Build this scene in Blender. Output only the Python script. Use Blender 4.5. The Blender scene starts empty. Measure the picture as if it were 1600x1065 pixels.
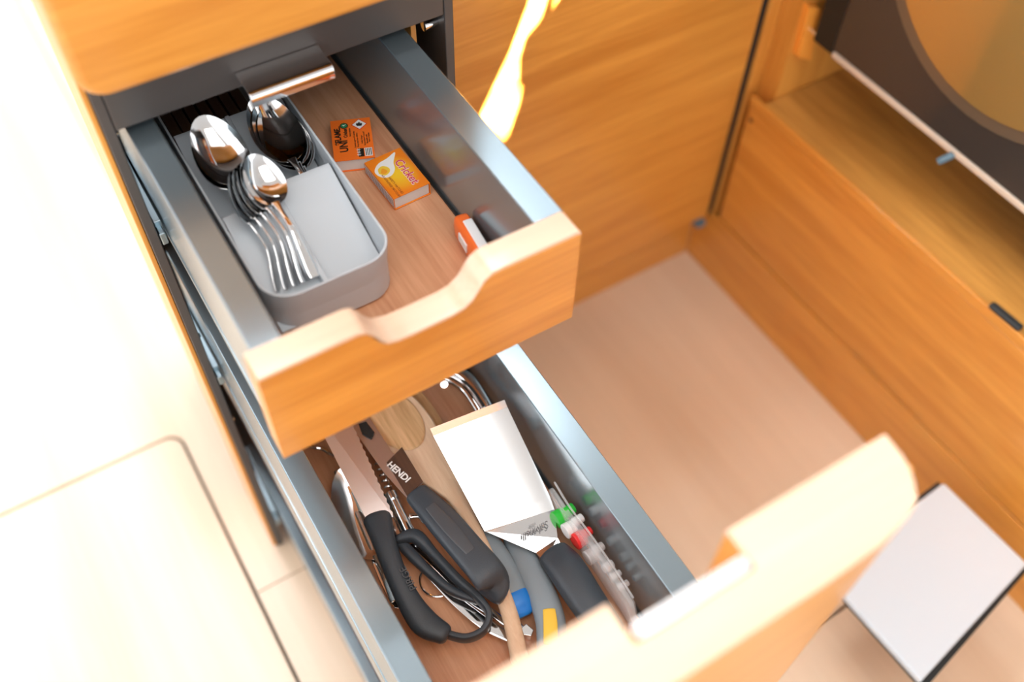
import bpy, bmesh, math, random
from mathutils import Matrix, Vector
random.seed(7)
S = bpy.context.scene
C = S.collection

# ------------------------------------------------------------------ camera, world, lights, exposure
cd = bpy.data.cameras.new('camera'); cam = bpy.data.objects.new('camera', cd); C.objects.link(cam)
cd.sensor_width = 36; cd.lens = 34.492
cd.clip_start = 0.02
cam.matrix_world = Matrix(((0.85128314, 0.4164368, -0.31921373, 0), (-0.5243553, 0.69743227, -0.48850768, 0), (0.01919738, 0.58323976, 0.81207317, 1.285), (0, 0, 0, 1)))
cd.dof.use_dof = True; cd.dof.focus_distance = 0.885; cd.dof.aperture_fstop = 2.2
S.camera = cam
w = bpy.data.worlds.new('world'); S.world = w; w.use_nodes = True
bg = w.node_tree.nodes['Background']; bg.inputs[0].default_value = (0.95, 0.97, 1.0, 1); bg.inputs[1].default_value = 1.12
def area(name, loc, target, sx, sy, power, col):
    l = bpy.data.lights.new(name, 'AREA'); l.shape = 'RECTANGLE'; l.size = sx; l.size_y = sy; l.energy = power; l.color = col
    o = bpy.data.objects.new(name, l); C.objects.link(o); o.location = loc
    o.rotation_euler = (Vector(target) - Vector(loc)).to_track_quat('-Z', 'Y').to_euler(); return o
area('turner_glare_fill', (0.12, -0.20, 2.08), (0.12, 0.10, 0.3), 1.12, 1.05, 8.0, (1.0, 0.98, 0.96))  # added overhead fill, unseen; gives the turner blade its white reflection
area('window_light', (0.32, 1.25, 2.12), (0.30, 0.45, 0.5), 1.0, 1.0, 28, (0.96, 0.98, 1.0))
area('left_floor_fill', (-1.3, 0.8, 1.5), (-0.25, 0.6, 0.0), 0.9, 0.7, 3.5, (0.98, 0.98, 1.0))  # added fill, no such source in view; brightens the left floor
sd = bpy.data.lights.new('sun', 'SUN'); sd.energy = 300; sd.angle = math.radians(0.35); sd.color = (1.0, 0.93, 0.80)
sun = bpy.data.objects.new('sun', sd); C.objects.link(sun)
SUN = Vector((0.42, -0.62, 1.0)).normalized()          # towards the sun
sun.rotation_euler = (-SUN).to_track_quat('-Z', 'Y').to_euler(); sun.location = (1.5, -2, 4)
S.view_settings.view_transform = 'Standard'; S.view_settings.look = 'None'
S.view_settings.gamma = 1; S.view_settings.use_curve_mapping = False; S.view_settings.exposure = 0.80

# ------------------------------------------------------------------ materials
def mat(name, col, rough=0.5, metal=0.0, coat=0.0, trans=0.0, ior=1.45, bump=0, bscale=400, spec=0.5, var=0.0, aniso=0.0):
    m = bpy.data.materials.new(name); m.use_nodes = True; nt = m.node_tree; b = nt.nodes['Principled BSDF']
    b.inputs['Base Color'].default_value = (*col, 1); b.inputs['Roughness'].default_value = rough
    b.inputs['Metallic'].default_value = metal; b.inputs['Coat Weight'].default_value = coat; b.inputs['Coat Roughness'].default_value = 0.12
    b.inputs['Transmission Weight'].default_value = trans; b.inputs['IOR'].default_value = ior
    b.inputs['Specular IOR Level'].default_value = spec
    tc = nt.nodes.new('ShaderNodeTexCoord')
    if bump:
        n = nt.nodes.new('ShaderNodeTexNoise'); n.inputs['Scale'].default_value = bscale; n.inputs['Detail'].default_value = 3
        nt.links.new(tc.outputs['Object'], n.inputs['Vector'])
        u = nt.nodes.new('ShaderNodeBump'); u.inputs['Strength'].default_value = bump; u.inputs['Distance'].default_value = 0.0006
        nt.links.new(n.outputs['Fac'], u.inputs['Height']); nt.links.new(u.outputs['Normal'], b.inputs['Normal'])
    if var:
        n = nt.nodes.new('ShaderNodeTexNoise'); n.inputs['Scale'].default_value = 25; n.inputs['Detail'].default_value = 4
        nt.links.new(tc.outputs['Object'], n.inputs['Vector'])
        r = nt.nodes.new('ShaderNodeValToRGB'); r.color_ramp.elements[0].position = 0.3; r.color_ramp.elements[1].position = 0.7
        r.color_ramp.elements[0].color = (*[c * (1 - var) for c in col], 1); r.color_ramp.elements[1].color = (*[min(1, c * (1 + var)) for c in col], 1)
        nt.links.new(n.outputs['Fac'], r.inputs['Fac']); nt.links.new(r.outputs['Color'], b.inputs['Base Color'])
    return m
def wood(name, dark, light, axis='x', rough=0.35, coat=0.3, freq=1.0, bump=0.15, wide=0.0, contrast=1.0):
    m = bpy.data.materials.new(name); m.use_nodes = True; nt = m.node_tree; b = nt.nodes['Principled BSDF']; L = nt.links.new
    tc = nt.nodes.new('ShaderNodeTexCoord'); mp = nt.nodes.new('ShaderNodeMapping'); L(tc.outputs['Object'], mp.inputs['Vector'])
    sc = {'x': (2.2, 30, 30), 'y': (30, 2.2, 30), 'z': (30, 30, 2.2)}[axis]
    mp.inputs['Scale'].default_value = tuple(s * freq for s in sc)
    n = nt.nodes.new('ShaderNodeTexNoise'); n.inputs['Scale'].default_value = 1.0; n.inputs['Detail'].default_value = 5; n.inputs['Roughness'].default_value = 0.6; n.inputs['Distortion'].default_value = 0.6
    L(mp.outputs['Vector'], n.inputs['Vector'])
    mp2 = nt.nodes.new('ShaderNodeMapping'); L(tc.outputs['Object'], mp2.inputs['Vector'])
    sc2 = {'x': (12, 260, 260), 'y': (260, 12, 260), 'z': (260, 260, 12)}[axis]; mp2.inputs['Scale'].default_value = tuple(s * freq for s in sc2)
    n2 = nt.nodes.new('ShaderNodeTexNoise'); n2.inputs['Scale'].default_value = 1.0; n2.inputs['Detail'].default_value = 3
    L(mp2.outputs['Vector'], n2.inputs['Vector'])
    mx = nt.nodes.new('ShaderNodeMath'); mx.operation = 'MULTIPLY_ADD'; L(n2.outputs['Fac'], mx.inputs[0]); mx.inputs[1].default_value = 0.30
    ml = nt.nodes.new('ShaderNodeMath'); ml.operation = 'MULTIPLY'; L(n.outputs['Fac'], ml.inputs[0]); ml.inputs[1].default_value = 0.70
    L(ml.outputs[0], mx.inputs[2]); fac = mx.outputs[0]
    if wide:
        mp3 = nt.nodes.new('ShaderNodeMapping'); L(tc.outputs['Object'], mp3.inputs['Vector'])
        sc3 = {'x': (0.5, 7, 7), 'y': (7, 0.5, 7), 'z': (7, 7, 0.5)}[axis]; mp3.inputs['Scale'].default_value = sc3
        n3 = nt.nodes.new('ShaderNodeTexNoise'); n3.inputs['Scale'].default_value = 1.0; n3.inputs['Detail'].default_value = 2
        L(mp3.outputs['Vector'], n3.inputs['Vector'])
        mm = nt.nodes.new('ShaderNodeMix'); mm.inputs[0].default_value = wide; L(fac, mm.inputs[2]); L(n3.outputs['Fac'], mm.inputs[3]); fac = mm.outputs[0]
    r = nt.nodes.new('ShaderNodeValToRGB'); h = 0.16 / contrast; r.color_ramp.elements[0].position = 0.5 - h; r.color_ramp.elements[1].position = 0.5 + h
    r.color_ramp.elements[0].color = (*dark, 1); r.color_ramp.elements[1].color = (*light, 1)
    L(fac, r.inputs['Fac']); L(r.outputs['Color'], b.inputs['Base Color'])
    b.inputs['Roughness'].default_value = rough; b.inputs['Coat Weight'].default_value = coat; b.inputs['Coat Roughness'].default_value = 0.15
    if bump:
        u = nt.nodes.new('ShaderNodeBump'); u.inputs['Strength'].default_value = bump; u.inputs['Distance'].default_value = 0.0005
        L(n2.outputs['Fac'], u.inputs['Height']); L(u.outputs['Normal'], b.inputs['Normal'])
    return m
TEAKD, TEAKL = (0.56, 0.205, 0.028), (0.78, 0.345, 0.062)
M = {
 'teak_x': wood('teak_grain_x', TEAKD, TEAKL, 'x'),
 'teak_y': wood('teak_grain_y', TEAKD, TEAKL, 'y'),
 'teak_z': wood('teak_grain_z', TEAKD, TEAKL, 'z'),
 'teak_shelf': wood('teak_shelf', (0.42, 0.18, 0.034), (0.68, 0.33, 0.075), 'y', contrast=1.3),
 'lit_top_wood': wood('teak_lit_from_above', (0.66, 0.44, 0.30), (0.76, 0.54, 0.38), 'x', rough=0.3, coat=0.5),  # paler wood colour stands in for strong light on the top edges
 'floorwood': wood('maple_floor', (0.66, 0.475, 0.32), (0.84, 0.67, 0.50), 'y', rough=0.38, coat=0.25, freq=0.5, bump=0.05, wide=0.65),
 'drawerwood': wood('drawer_base_wood', (0.58, 0.26, 0.13), (0.78, 0.43, 0.25), 'y', rough=0.33, coat=0.3, freq=1.5),
 'spoonwood': wood('beech', (0.70, 0.47, 0.29), (0.88, 0.68, 0.49), 'y', rough=0.55, coat=0.0, freq=2.0),
 'spoonworn': wood('worn_beech', (0.50, 0.29, 0.12), (0.78, 0.52, 0.28), 'y', rough=0.6, coat=0.0, freq=1.5, contrast=1.5),
 'darkwood': wood('dark_walnut', (0.05, 0.024, 0.015), (0.12, 0.055, 0.03), 'y', rough=0.5, coat=0.0),
 'black_gap': mat('black_gap', (0.012, 0.011, 0.010), 0.8),
 'grey_metal': mat('grey_painted_metal', (0.27, 0.34, 0.38), 0.22, 0.7, bump=0.02, bscale=900),
 'dark_metal': mat('dark_anodised_metal', (0.105, 0.095, 0.09), 0.42, 0.5, bump=0.08, bscale=900),
 'chrome': mat('chrome', (0.86, 0.87, 0.88), 0.07, 1.0),
 'steel': mat('brushed_steel', (0.72, 0.73, 0.74), 0.20, 1.0, bump=0.03, bscale=700),
 'satin': mat('satin_steel', (0.93, 0.92, 0.92), 0.34, 1.0, bump=0.03, bscale=700),
 'barsteel': mat('bright_satin_steel', (0.93, 0.93, 0.93), 0.25, 0.7),
 'turnersteel': mat('polished_turner_steel', (0.85, 0.86, 0.87), 0.11, 1.0), 'stopwood': mat('orange_stop_wood', (0.90, 0.33, 0.045), 0.4),
 'polished': mat('polished_steel', (0.88, 0.88, 0.88), 0.055, 1.0),
 'zinc': mat('zinc', (0.38, 0.47, 0.52), 0.3, 1.0),
 'tray': mat('pale_grey_plastic', (0.58, 0.63, 0.67), 0.40),
 'blackplastic': mat('black_plastic', (0.042, 0.053, 0.066), 0.38, bump=0.35, bscale=1500),
 'greyrubber': mat('grey_rubber', (0.26, 0.33, 0.38), 0.45, bump=0.1, bscale=1500),
 'blue': mat('blue_plastic', (0.01, 0.22, 0.75), 0.35),
 'yellow': mat('yellow_plastic', (0.90, 0.60, 0.06), 0.4),
 'white': mat('white_plastic', (0.80, 0.81, 0.82), 0.45),
 'whitebox': mat('white_card', (0.78, 0.75, 0.72), 0.6),
 'panelwhite': mat('white_laminate', (0.60, 0.64, 0.68), 0.35),
 'clear': mat('clear_plastic', (0.97, 0.98, 0.98), 0.04, trans=1.0, ior=1.25),
 'green': mat('green_plastic', (0.03, 0.50, 0.05), 0.25), 'red': mat('red_plastic', (0.75, 0.03, 0.03), 0.25),
 'orange': mat('orange_card', (0.98, 0.19, 0.02), 0.4), 'orangepl': mat('orange_plastic', (0.90, 0.17, 0.03), 0.25, coat=0.4),
 'ink': mat('black_ink', (0.02, 0.015, 0.01), 0.5), 'inkfine': mat('brown_ink', (0.35, 0.07, 0.02), 0.5),
 'pink': mat('crimson_ink', (0.70, 0.05, 0.10), 0.4), 'paper': mat('white_ink', (0.88, 0.87, 0.85), 0.45), 'logogreen': mat('green_ink', (0.03, 0.30, 0.12), 0.5),
 'flame': mat('orange_ink', (0.93, 0.38, 0.03), 0.4), 'stripe': mat('striker_grey', (0.25, 0.20, 0.27), 0.7),
 'oven': mat('oven_enamel', (0.045, 0.037, 0.032), 0.07, coat=0.6), 'ovenblack': mat('oven_black_strip', (0.012, 0.014, 0.014), 0.3),
 'ovenglass': mat('amber_oven_glass', (0.60, 0.36, 0.11), 0.07, metal=0.6, coat=1.0),
 'ovenring': mat('oven_glass_band', (0.12, 0.085, 0.055), 0.10, coat=1.0),
 'trim': mat('beige_trim', (0.62, 0.52, 0.42), 0.4), 'engrave': mat('engraved_mark', (0.16, 0.16, 0.17), 0.5),
 'rubblack': mat('black_rubber', (0.02, 0.022, 0.022), 0.5), 'bluegrey': mat('blue_grey_plastic', (0.10, 0.17, 0.22), 0.4),
 'sun_mask_ceiling': mat('grey_sun_mask', (0.42, 0.41, 0.40), 0.8),
 'embosshandle': mat('embossed_plastic', (0.06, 0.066, 0.075), 0.4),
}
def film(name, alpha):
    m = mat(name, (0.93, 0.95, 0.96), 0.08, spec=0.9); m.node_tree.nodes['Principled BSDF'].inputs['Alpha'].default_value = alpha; return m
M['clear'] = film('clear_plastic_film', 0.28); M['clearclip'] = film('clear_plastic_clip', 0.42)
def box2_face():
    m = bpy.data.materials.new('yellow_orange_print'); m.use_nodes = True; nt = m.node_tree; b = nt.nodes['Principled BSDF']; L = nt.links.new
    tc = nt.nodes.new('ShaderNodeTexCoord'); mp = nt.nodes.new('ShaderNodeMapping'); L(tc.outputs['Object'], mp.inputs['Vector'])
    mp.inputs['Location'].default_value = (0.0, 0.004, -0.014); mp.inputs['Scale'].default_value = (46, 36, 36)
    v = nt.nodes.new('ShaderNodeVectorMath'); v.operation = 'LENGTH'; L(mp.outputs['Vector'], v.inputs[0])
    r = nt.nodes.new('ShaderNodeValToRGB'); r.color_ramp.elements[0].position = 0.25; r.color_ramp.elements[0].color = (0.98, 0.78, 0.04, 1)
    r.color_ramp.elements[1].position = 1.0; r.color_ramp.elements[1].color = (0.93, 0.24, 0.015, 1)
    L(v.outputs['Value'], r.inputs['Fac']); L(r.outputs['Color'], b.inputs['Base Color']); b.inputs['Roughness'].default_value = 0.35; return m
M['print2'] = box2_face()

# ------------------------------------------------------------------ helpers
def link(name, bm, m, parent=None, bevel=0.0, seg=2, smooth=35, solid=0.0, subsurf=0):
    me = bpy.data.meshes.new(name)
    if parent is not None and parent.type == 'EMPTY' and not parent.get('local'):
        bmesh.ops.translate(bm, vec=-Vector(parent.location), verts=bm.verts)
    elif parent is not None and parent.parent is not None and not parent.parent.get('local'):
        bmesh.ops.translate(bm, vec=-Vector(parent.parent.location), verts=bm.verts)
    bmesh.ops.recalc_face_normals(bm, faces=bm.faces)
    bm.to_mesh(me); bm.free()
    me.polygons.foreach_set('use_smooth', [smooth > 3] * len(me.polygons))
    if smooth > 3: me.set_sharp_from_angle(angle=math.radians(smooth))
    me.materials.append(M[m] if isinstance(m, str) else m)
    o = bpy.data.objects.new(name, me); C.objects.link(o); o.parent = parent
    if solid:
        md = o.modifiers.new('solid', 'SOLIDIFY'); md.thickness = solid; md.offset = -1
    if bevel:
        md = o.modifiers.new('bevel', 'BEVEL'); md.width = bevel; md.segments = seg; md.limit_method = 'ANGLE'; md.angle_limit = math.radians(40); md.harden_normals = True
    if subsurf:
        md = o.modifiers.new('sub', 'SUBSURF'); md.levels = subsurf; md.render_levels = subsurf
    return o
def tag(o, label, cat, group=None):
    o['label'] = label; o['category'] = cat
    if group: o['group'] = group
    return o
def thing(name, label, cat, loc, group=None, mw=None):
    o = bpy.data.objects.new(name, None); C.objects.link(o); o.empty_display_size = 0.02
    if mw is not None: o.matrix_world = mw; o['local'] = 1
    else: o.location = loc
    return tag(o, label, cat, group)
def struct(name, loc=(0, 0, 0)):
    o = bpy.data.objects.new(name, None); C.objects.link(o); o.location = loc; o['kind'] = 'structure'; return o
def B(x0, y0, z0, x1, y1, z1, bm=None):
    bm = bm or bmesh.new()
    v = [bm.verts.new((x, y, z)) for x in (x0, x1) for y in (y0, y1) for z in (z0, z1)]
    for f in ((0, 1, 3, 2), (4, 6, 7, 5), (0, 4, 5, 1), (2, 3, 7, 6), (0, 2, 6, 4), (1, 5, 7, 3)): bm.faces.new([v[i] for i in f])
    return bm
def prism(poly, a0, a1, plane='xy', bm=None):
    bm = bm or bmesh.new()
    P3 = {'xy': lambda p, a: (p[0], p[1], a), 'xz': lambda p, a: (p[0], a, p[1]), 'yz': lambda p, a: (a, p[0], p[1])}[plane]
    b = [bm.verts.new(P3(p, a0)) for p in poly]; t = [bm.verts.new(P3(p, a1)) for p in poly]; n = len(poly)
    bm.faces.new(b[::-1]); bm.faces.new(t)
    for i in range(n): bm.faces.new((b[i], b[(i + 1) % n], t[(i + 1) % n], t[i]))
    return bm
def rrect(x0, y0, x1, y1, r, n=8):
    rs = r if isinstance(r, (tuple, list)) else (r,) * 4
    out = []
    for (cx, cy, a0), rr in zip(((x1, y1, 0), (x0, y1, 90), (x0, y0, 180), (x1, y0, 270)), rs):
        if rr <= 0: out.append((cx, cy)); continue
        ox = cx - rr if cx == x1 else cx + rr; oy = cy - rr if cy == y1 else cy + rr
        for k in range(n + 1):
            a = math.radians(a0 + 90 * k / n); out.append((ox + rr * math.cos(a), oy + rr * math.sin(a)))
    return out
def smoothpts(pts, k=6):
    P = [Vector(p) for p in pts]; out = []
    for i in range(len(P) - 1):
        a, b, c, d = P[max(i - 1, 0)], P[i], P[i + 1], P[min(i + 2, len(P) - 1)]
        for j in range(k):
            t = j / k; out.append(0.5 * ((2 * b) + (c - a) * t + (2 * a - 5 * b + 4 * c - d) * t * t + (3 * b - a - 3 * c + d) * t ** 3))
    out.append(P[-1]); return out
def loft(pts, w, h, n=16, e=2.4, up=(0, 0, 1), rnd=True, k=6, bm=None, sm=True):
    """closed skin along a path; w and h are full widths at each given point"""
    bm = bm or bmesh.new()
    q = [(Vector(p), a, b) for p, a, b in zip(pts, w if hasattr(w, '__len__') else [w] * len(pts), h if hasattr(h, '__len__') else [h] * len(pts))]
    if sm:
        pp = smoothpts([a[0] for a in q], k); ws = [v.x for v in smoothpts([(a[1], a[2], 0) for a in q], k)]; hs = [v.y for v in smoothpts([(a[1], a[2], 0) for a in q], k)]
    else: pp = [a[0] for a in q]; ws = [a[1] for a in q]; hs = [a[2] for a in q]
    T = [(pp[min(i + 1, len(pp) - 1)] - pp[max(i - 1, 0)]).normalized() for i in range(len(pp))]
    if rnd:
        r0 = min(ws[0], hs[0]) * 0.45; r1 = min(ws[-1], hs[-1]) * 0.45
        A = [(pp[0] - T[0] * r0 * math.sin(a) , math.cos(a) * 0.55 + 0.45, T[0]) for a in (1.3, 0.9, 0.45)]
        Z = [(pp[-1] + T[-1] * r1 * math.sin(a), math.cos(a) * 0.55 + 0.45, T[-1]) for a in (0.45, 0.9, 1.3)]
        pp = [a[0] for a in A] + pp + [a[0] for a in Z]; T = [a[2] for a in A] + T + [a[2] for a in Z]
        ws = [ws[0] * a[1] for a in A] + ws + [ws[-1] * a[1] for a in Z]; hs = [hs[0] * a[1] for a in A] + hs + [hs[-1] * a[1] for a in Z]
    rings = []; U = Vector(up)
    for p, t, a, b in zip(pp, T, ws, hs):
        s = t.cross(U).normalized(); u = s.cross(t).normalized(); ring = []
        for i in range(n):
            th = 2 * math.pi * i / n; c, d = math.cos(th), math.sin(th)
            x = math.copysign(abs(c) ** (2 / e), c) * a / 2; y = math.copysign(abs(d) ** (2 / e), d) * b / 2
            ring.append(bm.verts.new(p + s * x + u * y))
        rings.append(ring)
    for a, b in zip(rings, rings[1:]):
        for i in range(n): bm.faces.new((a[i], a[(i + 1) % n], b[(i + 1) % n], b[i]))
    bm.faces.new(rings[0][::-1]); bm.faces.new(rings[-1]); return bm
def tube(pts, r, n=8, bm=None, k=6): return loft(pts, 2 * r, 2 * r, n=n, e=2, rnd=False, bm=bm, k=k)
def cyl(a, b, r0, r1=None, n=20, bm=None): r1 = r0 if r1 is None else r1; return loft([a, b], [2 * r0, 2 * r1], [2 * r0, 2 * r1], n=n, e=2, rnd=False, sm=False, bm=bm, up=(0.013, 0.021, 1))
def sheet(poly3, t, bm=None):
    """flat n-gon plate with thickness t below it"""
    bm = bm or bmesh.new(); a = [bm.verts.new(p) for p in poly3]; b = [bm.verts.new(Vector(p) - Vector((0, 0, t))) for p in poly3]; n = len(a)
    bm.faces.new(a); bm.faces.new(b[::-1])
    for i in range(n): bm.faces.new((a[i], b[i], b[(i + 1) % n], a[(i + 1) % n]))
    return bm
def frame(o, xdir, ydir=None, up=(0, 0, 1)):
    x = Vector(xdir).normalized(); z = Vector(up); z = (z - x * z.dot(x)).normalized(); y = z.cross(x)
    m = Matrix((x, y, z)).transposed().to_4x4(); m.translation = Vector(o); return m
def text(name, body, size, m, parent, mw, extrude=0.00008, shear=0.0, bold=0.0, align='CENTER', sx=1.0):
    cu = bpy.data.curves.new('text_tmp', 'FONT'); cu.body = body; cu.size = size; cu.extrude = extrude; cu.shear = shear; cu.offset = bold
    cu.align_x = align; cu.align_y = 'CENTER'; cu.resolution_u = 3
    t = bpy.data.objects.new('text_tmp', cu); C.objects.link(t); dg = bpy.context.evaluated_depsgraph_get()
    me = bpy.data.meshes.new_from_object(t.evaluated_get(dg)); C.objects.unlink(t); bpy.data.objects.remove(t)
    me.materials.clear(); me.materials.append(M[m]); me.transform(mw @ Matrix.Diagonal((sx, 1, 1, 1)))
    o = bpy.data.objects.new(name, me)
    if not parent.get('local'):
        r = parent if parent.type == 'EMPTY' else parent.parent
        if not r.get('local'): me.transform(Matrix.Translation(-Vector(r.location)))
    C.objects.link(o); o.parent = parent; return o

# ------------------------------------------------------------------ setting
fl = struct('floor')
link('floor_base', B(-1.15, -1.6, -0.05, 2.2, 2.35, -0.012), 'black_gap', fl)
G = 0.0020
def corner(cx, cy, r, a0, a1, n=8): return [(cx + r * math.cos(math.radians(a0 + (a1 - a0) * k / n)), cy + r * math.sin(math.radians(a0 + (a1 - a0) * k / n))) for k in range(n + 1)]
hx, hy = -0.0135, 0.886
link('floor_panel', prism([(-1.15, -1.6), (hx - G, -1.6)] + corner(hx - G - 0.022, hy - G - 0.022, 0.022, 0, 90) + [(-1.15, hy - G)], -0.012, 0, 'xy'), 'floorwood', fl, bevel=0.0012)
link('floor_panel', prism([(hx + G, 0.5925 + 0.0006), (0.07, 0.5925 + 0.0006), (0.07, 2.35), (-1.15, 2.35), (-1.15, hy + G)] + corner(hx + G - 0.024, hy + G - 0.024, 0.024, 90, 0), -0.012, 0, 'xy'), 'floorwood', fl, bevel=0.0008)
link('floor_panel', B(0.07 + G, 0.163 + G, -0.012, 2.2, 2.35, 0), 'floorwood', fl, bevel=0.0008)
link('floor_panel', B(hx + G, 0.163 + G, -0.012, 0.07, 0.5925 - 0.0006, 0), 'floorwood', fl, bevel=0.0008)
link('floor_panel', B(hx + G, -1.6, -0.012, 2.2, 0.163 - G, 0), 'floorwood', fl, bevel=0.0008)

# ceiling slab, unseen, added to block the sun; gaps shaped to cast the streak
ZC = 2.16
def up_to_ceiling(p): k = (ZC - p[2]) / SUN.z; return (p[0] + SUN.x * k, p[1] + SUN.y * k)
streak = [(0.5030, 0.7500, 0.6955), (0.5002, 0.7500, 0.6510), (0.4776, 0.7500, 0.5938), (0.4377, 0.7500, 0.5181), (0.4180, 0.7500, 0.4698), (0.4728, 0.7500, 0.4327), (0.4857, 0.7500, 0.4737), (0.4949, 0.7500, 0.5236), (0.4840, 0.7500, 0.5377), (0.4933, 0.7500, 0.5701), (0.5148, 0.7500, 0.5862), (0.5318, 0.7500, 0.6398), (0.5384, 0.7500, 0.6839)]
streak2 = [(0.5319, 0.7500, 0.6860) , (0.5301, 0.7500, 0.6404), (0.5130, 0.7500, 0.5869), (0.5201, 0.7500, 0.5824), (0.5406, 0.7500, 0.6088), (0.5549, 0.7500, 0.6317), (0.5720, 0.7500, 0.6729)]
streak2[0] = (0.5459, 0.7500, 0.6815)
cu = bpy.data.curves.new('sun_mask_ceiling', 'CURVE'); cu.dimensions = '2D'; cu.fill_mode = 'BOTH'; cu.extrude = 0.02
def spl(pts):
    s = cu.splines.new('POLY'); s.points.add(len(pts) - 1)
    for q, p in zip(s.points, pts): q.co = (p[0], p[1], 0, 1)
    s.use_cyclic_u = True
spl([(-0.75, -3.4), (3.4, -3.4), (3.4, 1.05), (-0.75, 1.05)]); spl([up_to_ceiling(p) for p in streak]); spl([up_to_ceiling(p) for p in streak2])
t = bpy.data.objects.new('tmp', cu); C.objects.link(t); me = bpy.data.meshes.new_from_object(t.evaluated_get(bpy.context.evaluated_depsgraph_get())); bpy.data.objects.remove(t)
me.materials.clear(); me.materials.append(M['sun_mask_ceiling']); ce = bpy.data.objects.new('sun_mask_ceiling', me); ce.location = (0, 0, ZC + 0.02); C.objects.link(ce); ce['kind'] = 'structure'

wb = struct('wall_back', (0.35, 0.75, 0))
link('door_panel', B(0.352, 0.750, 0.122, 0.8585, 0.770, 0.99), 'teak_x', wb, bevel=0.002)
link('plinth', B(0.352, 0.7823, 0, 0.8646, 0.80, 0.13), 'teak_x', wb)
link('backing', B(0.10, 1.02, 0, 1.70, 1.04, 0.99), 'black_gap', wb)
link('inner_board', B(0.352, 0.7825, 0.13, 0.90, 0.80, 0.99), 'darkwood', wb)
link('dark_gap_strip', B(0.8592, 0.7505, 0.122, 0.8684, 0.7820, 0.99), 'black_gap', wb)  # black strip put in the gap to paint its shade
link('corner_post', B(0.8685, 0.745, 0.0, 0.889, 0.78, 0.99), 'teak_z', wb, bevel=0.002)
link('side_panel', B(0.8892, 0.7115, 0.0, 1.70, 0.75, 0.99), 'teak_z', wb)
link('foot', B(0.835, 0.742, 0.110, 0.851, 0.764, 0.1215), 'bluegrey', wb, bevel=0.002)

bl = thing('storage_bench', 'long orange teak bench with a shelf top running along the right side', 'bench', (0.8646, 0.2, 0))
link('base_board', B(0.8646, -0.9, 0, 0.8684, 0.7822, 0.1285, B(0.8684, -0.9, 0, 0.884, 0.737, 0.1285)), 'teak_y', bl, bevel=0.0015)
fp = link('front_panel', B(0.8646, -0.9, 0.1315, 0.884, 0.732, 0.3625), 'teak_y', bl, bevel=0.003)
link('dowel_plug', cyl((0.8640, 0.7215, 0.342), (0.870, 0.7215, 0.342), 0.0035), 'darkwood', fp)
link('shelf_top', B(0.8640, -0.9, 0.3628, 1.70, 0.7114, 0.378), 'teak_shelf', bl, bevel=0.003)
link('edge_strip', B(0.8632, -0.9, 0.3632, 0.8700, 0.7325, 0.3795), 'teak_y', bl, bevel=0.002)
link('shelf_bolt', loft([(0.868, 0.2965, 0.382), (0.870, 0.2585, 0.382)], [0.011, 0.011], [0.007, 0.007]), 'rubblack', bl)
link('floor_batten', B(0.90, -0.9, 0, 1.69, 0.70, 0.36), 'black_gap', bl)

# cabinet carcass
cb = thing('drawer_cabinet', 'teak drawer cabinet with dark metal front frame, both drawers pulled out', 'cabinet', (0.19, 0.80, 0))
link('side_panel', B(0.0350, 0.641, 0.004, 0.0395, 0.742, 1.0), 'teak_z', cb, bevel=0.001)
link('side_panel', B(0.0530, 0.742, 0.004, 0.0555, 0.99, 1.0), 'dark_metal', cb)
link('side_panel', B(0.337, 0.655, 0.004, 0.3475, 0.99, 1.0), 'dark_metal', cb)
link('back_panel', B(0.0556, 0.985, 0.004, 0.3368, 0.99, 1.0), 'darkwood', cb)
link('stile', B(0.0397, 0.638, 0.004, 0.0485, 0.66, 1.0), 'dark_metal', cb, bevel=0.0012)
link('stile', B(0.3365, 0.638, 0.004, 0.3455, 0.66, 1.0), 'dark_metal', cb, bevel=0.0012)
rl = link('top_rail', B(0.0487, 0.638, 0.762, 0.3363, 0.652, 0.95), 'dark_metal', cb, bevel=0.0015)
link('rail_flange', B(0.0487, 0.652, 0.762, 0.3363, 0.68, 0.765), 'dark_metal', cb)
link('inner_board', B(0.3160, 0.664, 0.10, 0.3210, 0.985, 0.95), 'teak_z', cb)
link('screw', cyl((0.3225, 0.652, 0.7475), (0.3365, 0.652, 0.7475), 0.0055, 0.0035, 16), 'chrome', cb)
link('screw', cyl((0.0480, 0.648, 0.752), (0.0505, 0.648, 0.752), 0.004, 0.002, 12), 'chrome', cb)
link('screw', cyl((0.0480, 0.648, 0.485), (0.0505, 0.648, 0.485), 0.004, 0.002, 12), 'chrome', cb)
link('screw', cyl((0.0480, 0.648, 0.325), (0.0505, 0.648, 0.325), 0.004, 0.002, 12), 'chrome', cb)
def runner(z):
    r = link('runner', B(0.0490, 0.646, z, 0.0560, 0.97, z + 0.024), 'zinc', cb, bevel=0.001)
    link('runner_clip', B(0.0492, 0.636, z + 0.004, 0.0545, 0.655, z + 0.018), 'zinc', r, bevel=0.001)
    r = link('runner', B(0.3065, 0.646, z, 0.3150, 0.97, z + 0.024), 'zinc', cb, bevel=0.001)
runner(0.628); runner(0.405); runner(0.06)
link('counter_top', prism(rrect(0.02, 0.57, 0.36, 1.0, 0.03), 1.0, 1.03, 'xy'), 'teak_x', cb, bevel=0.004)

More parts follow.
